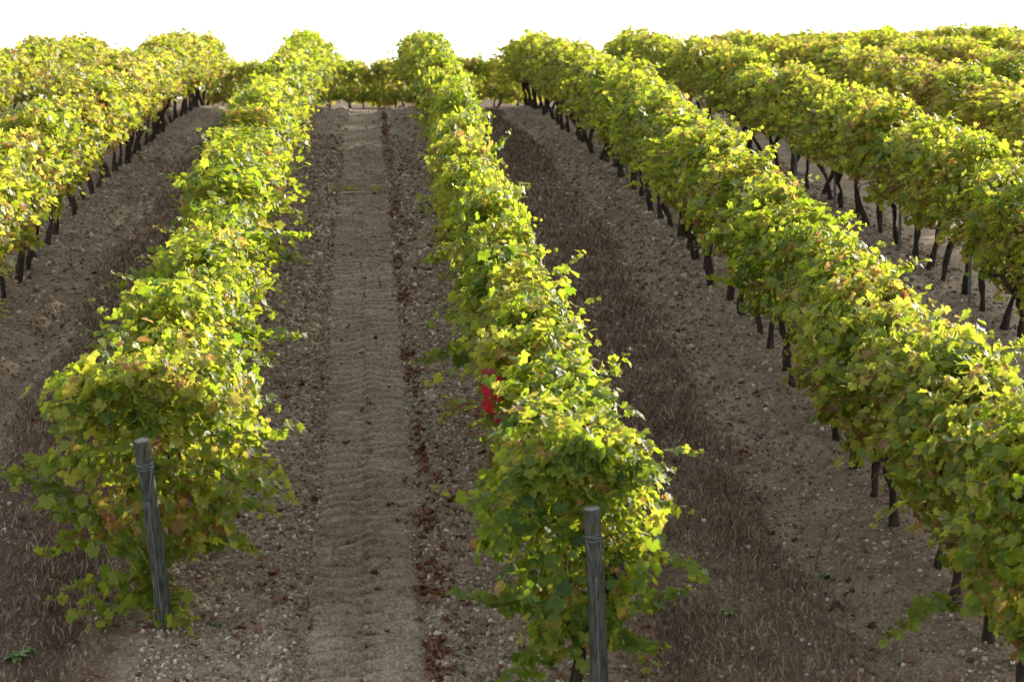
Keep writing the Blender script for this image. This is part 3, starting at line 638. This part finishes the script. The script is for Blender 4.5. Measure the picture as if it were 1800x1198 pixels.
for i in range(300):
    r = float(0.017 + 0.038 * rs.random() ** 2.4)
    o = bpy.data.objects.new('stone', SM[int(rs.integers(0, 12))]); COL.objects.link(o)
    o.location = (sx[i], sy[i], float(ground_z(sx[i], sy[i])) + r * 0.25); o.scale = (r, r, r); o.rotation_euler = (rs.normal() * .3, rs.normal() * .3, rs.uniform(0, 6))
    zn = zone_name(sx[i]) + ' ' + band(sy[i])
    tag(o, ('big ' if r > 0.032 else 'small ' if r < 0.018 else '') + 'chalk stone ' + zn, 'stone', 'chalk stones ' + zn)
def gravel(n, rg):
    x, y = stone_spots(n, rg); u = rg.random(n) < 0.16; x[u] = rg.uniform(-5, 8, u.sum())
    V, F = OCT; r = 0.009 + 0.024 * rg.random(n) ** 2.4; r *= np.clip(y / 26, 0.8, 1.3)
    A = rg.uniform(0, 6.28, n); ca, sa = np.cos(A), np.sin(A)
    W = V[None] * rg.uniform(0.55, 1.15, (n, 6, 1)) * r[:, None, None] * np.array([1, 0.8, 0.6])
    W = np.stack([W[..., 0] * ca[:, None] - W[..., 1] * sa[:, None], W[..., 0] * sa[:, None] + W[..., 1] * ca[:, None], W[..., 2]], -1)
    W = W + np.stack([x, y, ground_z(x, y) + r * 0.2], -1)[:, None, :]
    FF = (F[None] + (np.arange(n) * 6)[:, None, None]).reshape(-1, 3)
    C = np.zeros((n, 6, 4)); C[..., 0] = np.clip(rg.normal(0.40, 0.30, n), 0, 1)[:, None]
    o = obj('gravel', mesh('gravel', W.reshape(-1, 3), FF, STONE, C.reshape(-1, 4), False)); tag(o, 'small chalk gravel strewn over the lanes', 'gravel', kind='stuff')
gravel(26000, rs)
def clods(n, rg):
    """soil crumbs and clods: one uncountable mass, instanced on points"""
    y = 14.5 * (50 / 14.5) ** rg.random(n); k = rg.random(n)
    x = np.where(k < 0.62, rg.uniform(-1.65, 1.65, n), np.where(k < 0.80, rg.uniform(1.6, 5.0, n), np.where(k < 0.90, rg.uniform(5, 8, n), rg.uniform(-4.8, -1.6, n))))
    tm, c = tread_mask(x, y); gm = grass_mask(x, y)
    keep = rg.random(n) > 0.5 * tm + 0.75 * gm; x, y, tm = x[keep], y[keep], tm[keep]; n = len(x)
    r = (0.006 + 0.026 * rg.random(n) ** 3.2) * (1 - 0.66 * tm) * np.clip(y / 22, 0.85, 1.4)
    me = bpy.data.meshes.new('soil_clods'); me.vertices.add(n)
    me.vertices.foreach_set('co', np.stack([x, y, ground_z(x, y) + 0.15 * r], -1).astype(np.float32).ravel())
    for nm, tp, arr in (('size', 'FLOAT_VECTOR', r[:, None] * rg.uniform(0.6, 1.3, (n, 3)) * np.array([1, 1, 0.75])), ('turn', 'FLOAT_VECTOR', rg.uniform(0, 6.28, (n, 3))), ('shade', 'FLOAT', np.clip(rg.normal(0.45, 0.2, n) + 0.4 * (rg.random(n) > 0.98), 0, 1))):
        a = me.attributes.new(nm, tp, 'POINT'); a.data.foreach_set('value' if tp == 'FLOAT' else 'vector', np.asarray(arr, np.float32).ravel())
    m, nn, l, b = new_mat('soil_clod')
    at_ = nn.new('ShaderNodeAttribute'); at_.attribute_type = 'INSTANCER'; at_.attribute_name = 'shade'
    rp = ramp(nn, [(0.0, (0.075, 0.052, 0.034)), (0.35, (0.18, 0.134, 0.09)), (0.65, (0.305, 0.24, 0.168)), (1.0, (0.58, 0.52, 0.43))]); l.new(at_.outputs['Fac'], rp.inputs[0]); l.new(rp.outputs[0], b.inputs['Base Color'])
    b.inputs['Roughness'].default_value = 0.95; b.inputs['Specular IOR Level'].default_value = 0.1
    g = bpy.data.node_groups.new('scatter_clods', 'GeometryNodeTree')
    g.interface.new_socket('Geometry', in_out='INPUT', socket_type='NodeSocketGeometry'); g.interface.new_socket('Geometry', in_out='OUTPUT', socket_type='NodeSocketGeometry')
    N = g.nodes; gi = N.new('NodeGroupInput'); go = N.new('NodeGroupOutput'); ip = N.new('GeometryNodeInstanceOnPoints'); ic = N.new('GeometryNodeMeshIcoSphere'); sm = N.new('GeometryNodeSetMaterial')
    ic.inputs['Radius'].default_value = 1.0; ic.inputs['Subdivisions'].default_value = 1; sm.inputs['Material'].default_value = m
    def named(nm):
        q = N.new('GeometryNodeInputNamedAttribute'); q.data_type = 'FLOAT_VECTOR'; q.inputs['Name'].default_value = nm; return q.outputs['Attribute']
    g.links.new(gi.outputs[0], ip.inputs['Points']); g.links.new(ic.outputs['Mesh'], sm.inputs['Geometry']); g.links.new(sm.outputs[0], ip.inputs['Instance'])
    er = N.new('FunctionNodeEulerToRotation'); g.links.new(named('turn'), er.inputs[0]); g.links.new(er.outputs[0], ip.inputs['Rotation'])
    g.links.new(named('size'), ip.inputs['Scale']); g.links.new(ip.outputs[0], go.inputs[0])
    o = obj('soil_clods', me); md = o.modifiers.new('scatter', 'NODES'); md.node_group = g
    tag(o, 'crumbly soil clods covering the lanes between the rows', 'soil', kind='stuff')
clods(210000, np.random.default_rng(12))
def blades(name, x, y, L, mat, tint, label, cat, rg, lean=1.1, wid=0.0046):
    n = len(x); z = ground_z(x, y) - 0.004; a = rg.uniform(0, 6.28, n); ln = np.abs(rg.normal(size=n)) * lean
    D = norm(np.stack([np.cos(a) * ln, np.sin(a) * ln, np.ones(n)], -1)); B = np.stack([x, y, z], -1)
    b = rg.uniform(0, 6.28, n); Wd = np.stack([np.cos(b), np.sin(b), 0 * b], -1) * (wid * rg.uniform(.6, 1.5, n) * np.clip(y / 20, 0.8, 2.4))[:, None]
    mid = B + D * (L * 0.6)[:, None]; tip = mid + norm(D + np.stack([np.cos(a), np.sin(a), -0.4 + 0 * a], -1) * 0.6) * (L * 0.4)[:, None]
    V = np.stack([B - Wd, B + Wd, mid + Wd * .7, mid - Wd * .7, tip], 1)
    F = np.array([(0, 1, 2), (0, 2, 3), (3, 2, 4)]); FF = (F[None] + (np.arange(n) * 5)[:, None, None]).reshape(-1, 3)
    C = np.zeros((n, 5, 4)); C[..., 0] = tint[:, None]
    o = obj(name, mesh(name, V.reshape(-1, 3), FF, mat, C.reshape(-1, 4))); tag(o, label, cat, kind='stuff')
def grass(n, rg):
    y = 14.4 * (60 / 14.4) ** rg.random(n); x = np.where(rg.random(n) < 0.6, rg.uniform(1.6, 4.2, n), rg.uniform(-4.3, -1.6, n))
    keep = rg.random(n) < grass_mask(x, y) * (0.25 + 1.3 * vnoise(x * 2.5, y * 1.6)) + 0.03; x, y = x[keep], y[keep]; n = len(x)
    tint = np.clip(rg.normal(0.48, 0.27, n), 0, 0.86); tint = np.where((vnoise(x * 0.9 + 7, y * 0.45) > 0.72) & (y < 24) & (rg.random(n) < 0.12), 1.0, tint)
    blades('dry_grass', x, y, rg.uniform(0.04, 0.12, n) * (0.45 + 1.2 * vnoise(x * 3.2 + 5, y * 2.6)), STRAW, tint, 'dry brown grass matted along the lanes beside the rows', 'grass', rg)
grass(190000, np.random.default_rng(8))
# green weeds: each tuft a thing
def weed(px, py, Y, r, n, label):
    p = at(px, py, Y); x, y = p[0], p[1]; rg = np.random.default_rng(int(px * 3 + py)); mb = MB()
    for k in range(n):
        a = rg.uniform(0, 6.28); L = r * rg.uniform(0.5, 1.1); d = np.array([np.cos(a), np.sin(a), rg.uniform(0.25, 0.9)]); s = np.array([-np.sin(a), np.cos(a), 0]) * L * 0.24
        b = np.array([0, 0, -0.01]); m_ = d * L * 0.55 + [0, 0, .01]; t_ = d * L + [0, 0, -0.3 * L]
        mb.add([b, m_ - s, m_ + s, m_ * 0.5 + t_ * 0.5 - s * .8, m_ * 0.5 + t_ * 0.5 + s * .8, t_], [(0, 2, 1), (1, 2, 4), (1, 4, 3), (3, 4, 5)], (rg.random(), 0, 0, 1))
    o = obj('weed', mb.mesh('weed', WEED), None, (x, y, float(ground_z(x, y)))); tag(o, label, 'weed', 'small green weeds on the soil')
for w_ in ((20, 1120, 16.2, .10, 26, 'green weed tuft in the lower left corner'), (45, 1090, 16.4, .09, 18, 'second green weed tuft in from the lower left corner'),
           (375, 1060, 16.8, .06, 10, 'small weed right of the left wooden post'), (515, 945, 18.0, .04, 8, 'tiny weed at the left side of the tyre print'),
           (628, 1060, 16.7, .035, 8, 'tiny weed on the tyre print near the bottom edge'), (1225, 1020, 17.0, .05, 10, 'low weed in dry grass right of the right wooden post'),
           (1290, 1025, 17.0, .09, 18, 'green weed patch in the grassed lane near the bottom'), (1470, 925, 18.9, .06, 14, 'yellow-green weed beside the fallen twig'),
           (1470, 980, 18.0, .07, 14, 'broad weed below the fallen twig'), (1150, 480, 30.5, .08, 14, 'small weed in the right lane halfway up'), (1210, 520, 28.6, .07, 14, 'small weed near the trunks of the second right row'),
           (535, 432, 32.4, .06, 12, 'small weed left of the tyre print halfway up'), (600, 335, 38.2, .10, 18, 'green weed across the tyre print near the upper end'), (640, 497, 29.8, .06, 12, 'small weed on the tyre print halfway up'),
           (700, 450, 31.7, .06, 12, 'small weed on the rusty leaf line halfway up'), (170, 470, 30.6, .10, 18, 'green weed beside the grass strip in the left lane'), (725, 725, 23, .05, 12, 'small weed in the rusty leaf line')):
    weed(*w_)
# fallen twig in the grassed lane and a dropped shoot across the tyre print
def twig(a, b, lift, r, label):
    a = np.array(a); b = np.array(b); t = np.linspace(0, 1, 9); rg = np.random.default_rng(3)
    P = a[None, :2] * (1 - t)[:, None] + b[None, :2] * t[:, None] + 0.012 * rg.normal(size=(9, 2)); z = ground_z(P[:, 0], P[:, 1]); z = np.linspace(z[0], z[-1], 9) + 0.02 + lift * np.sin(np.pi * t) + 0.02
    P = np.c_[P, z]; o = empty('twig', P[0]); tag(o, label, 'twig')
    mb = MB(); tube(mb, P - P[0], np.linspace(r, r * 0.45, 9), 6, wob=0.06, rg=rg); obj('stem', mb.mesh('stem', CANE), o)
    mb = MB(); tube(mb, [P[5] - P[0], P[5] - P[0] + [0.05, 0.06, 0.05], P[5] - P[0] + [0.12, 0.08, 0.06]], [r * .6, r * .5, r * .3], 5); obj('side_twig', mb.mesh('side_twig', CANE), o)
    return o, P
twig((3.62, 18.15, 0), (4.15, 19.2, 0), 0.10, 0.008, 'bare brown twig lying at the edge of the grassed lane')
o, P = twig((-0.75, 37.9, 0), (0.25, 38.4, 0), 0.02, 0.007, 'dropped vine shoot with leaves lying across the tyre print')
o.color = (0.55, .5, .5, 1); rg = np.random.default_rng(4)
for k in range(14):
    M = frames(np.array([0, -0.4, 1.0]) + 0.3 * rg.normal(size=3), rg.normal(size=3)); leaf_part(o, P[int(rg.integers(1, 9))] - P[0] + np.append(0.07 * rg.normal(size=2), 0.03), M, 0.10, rg.choice([0.4, 0.5, 0.9]), rg)
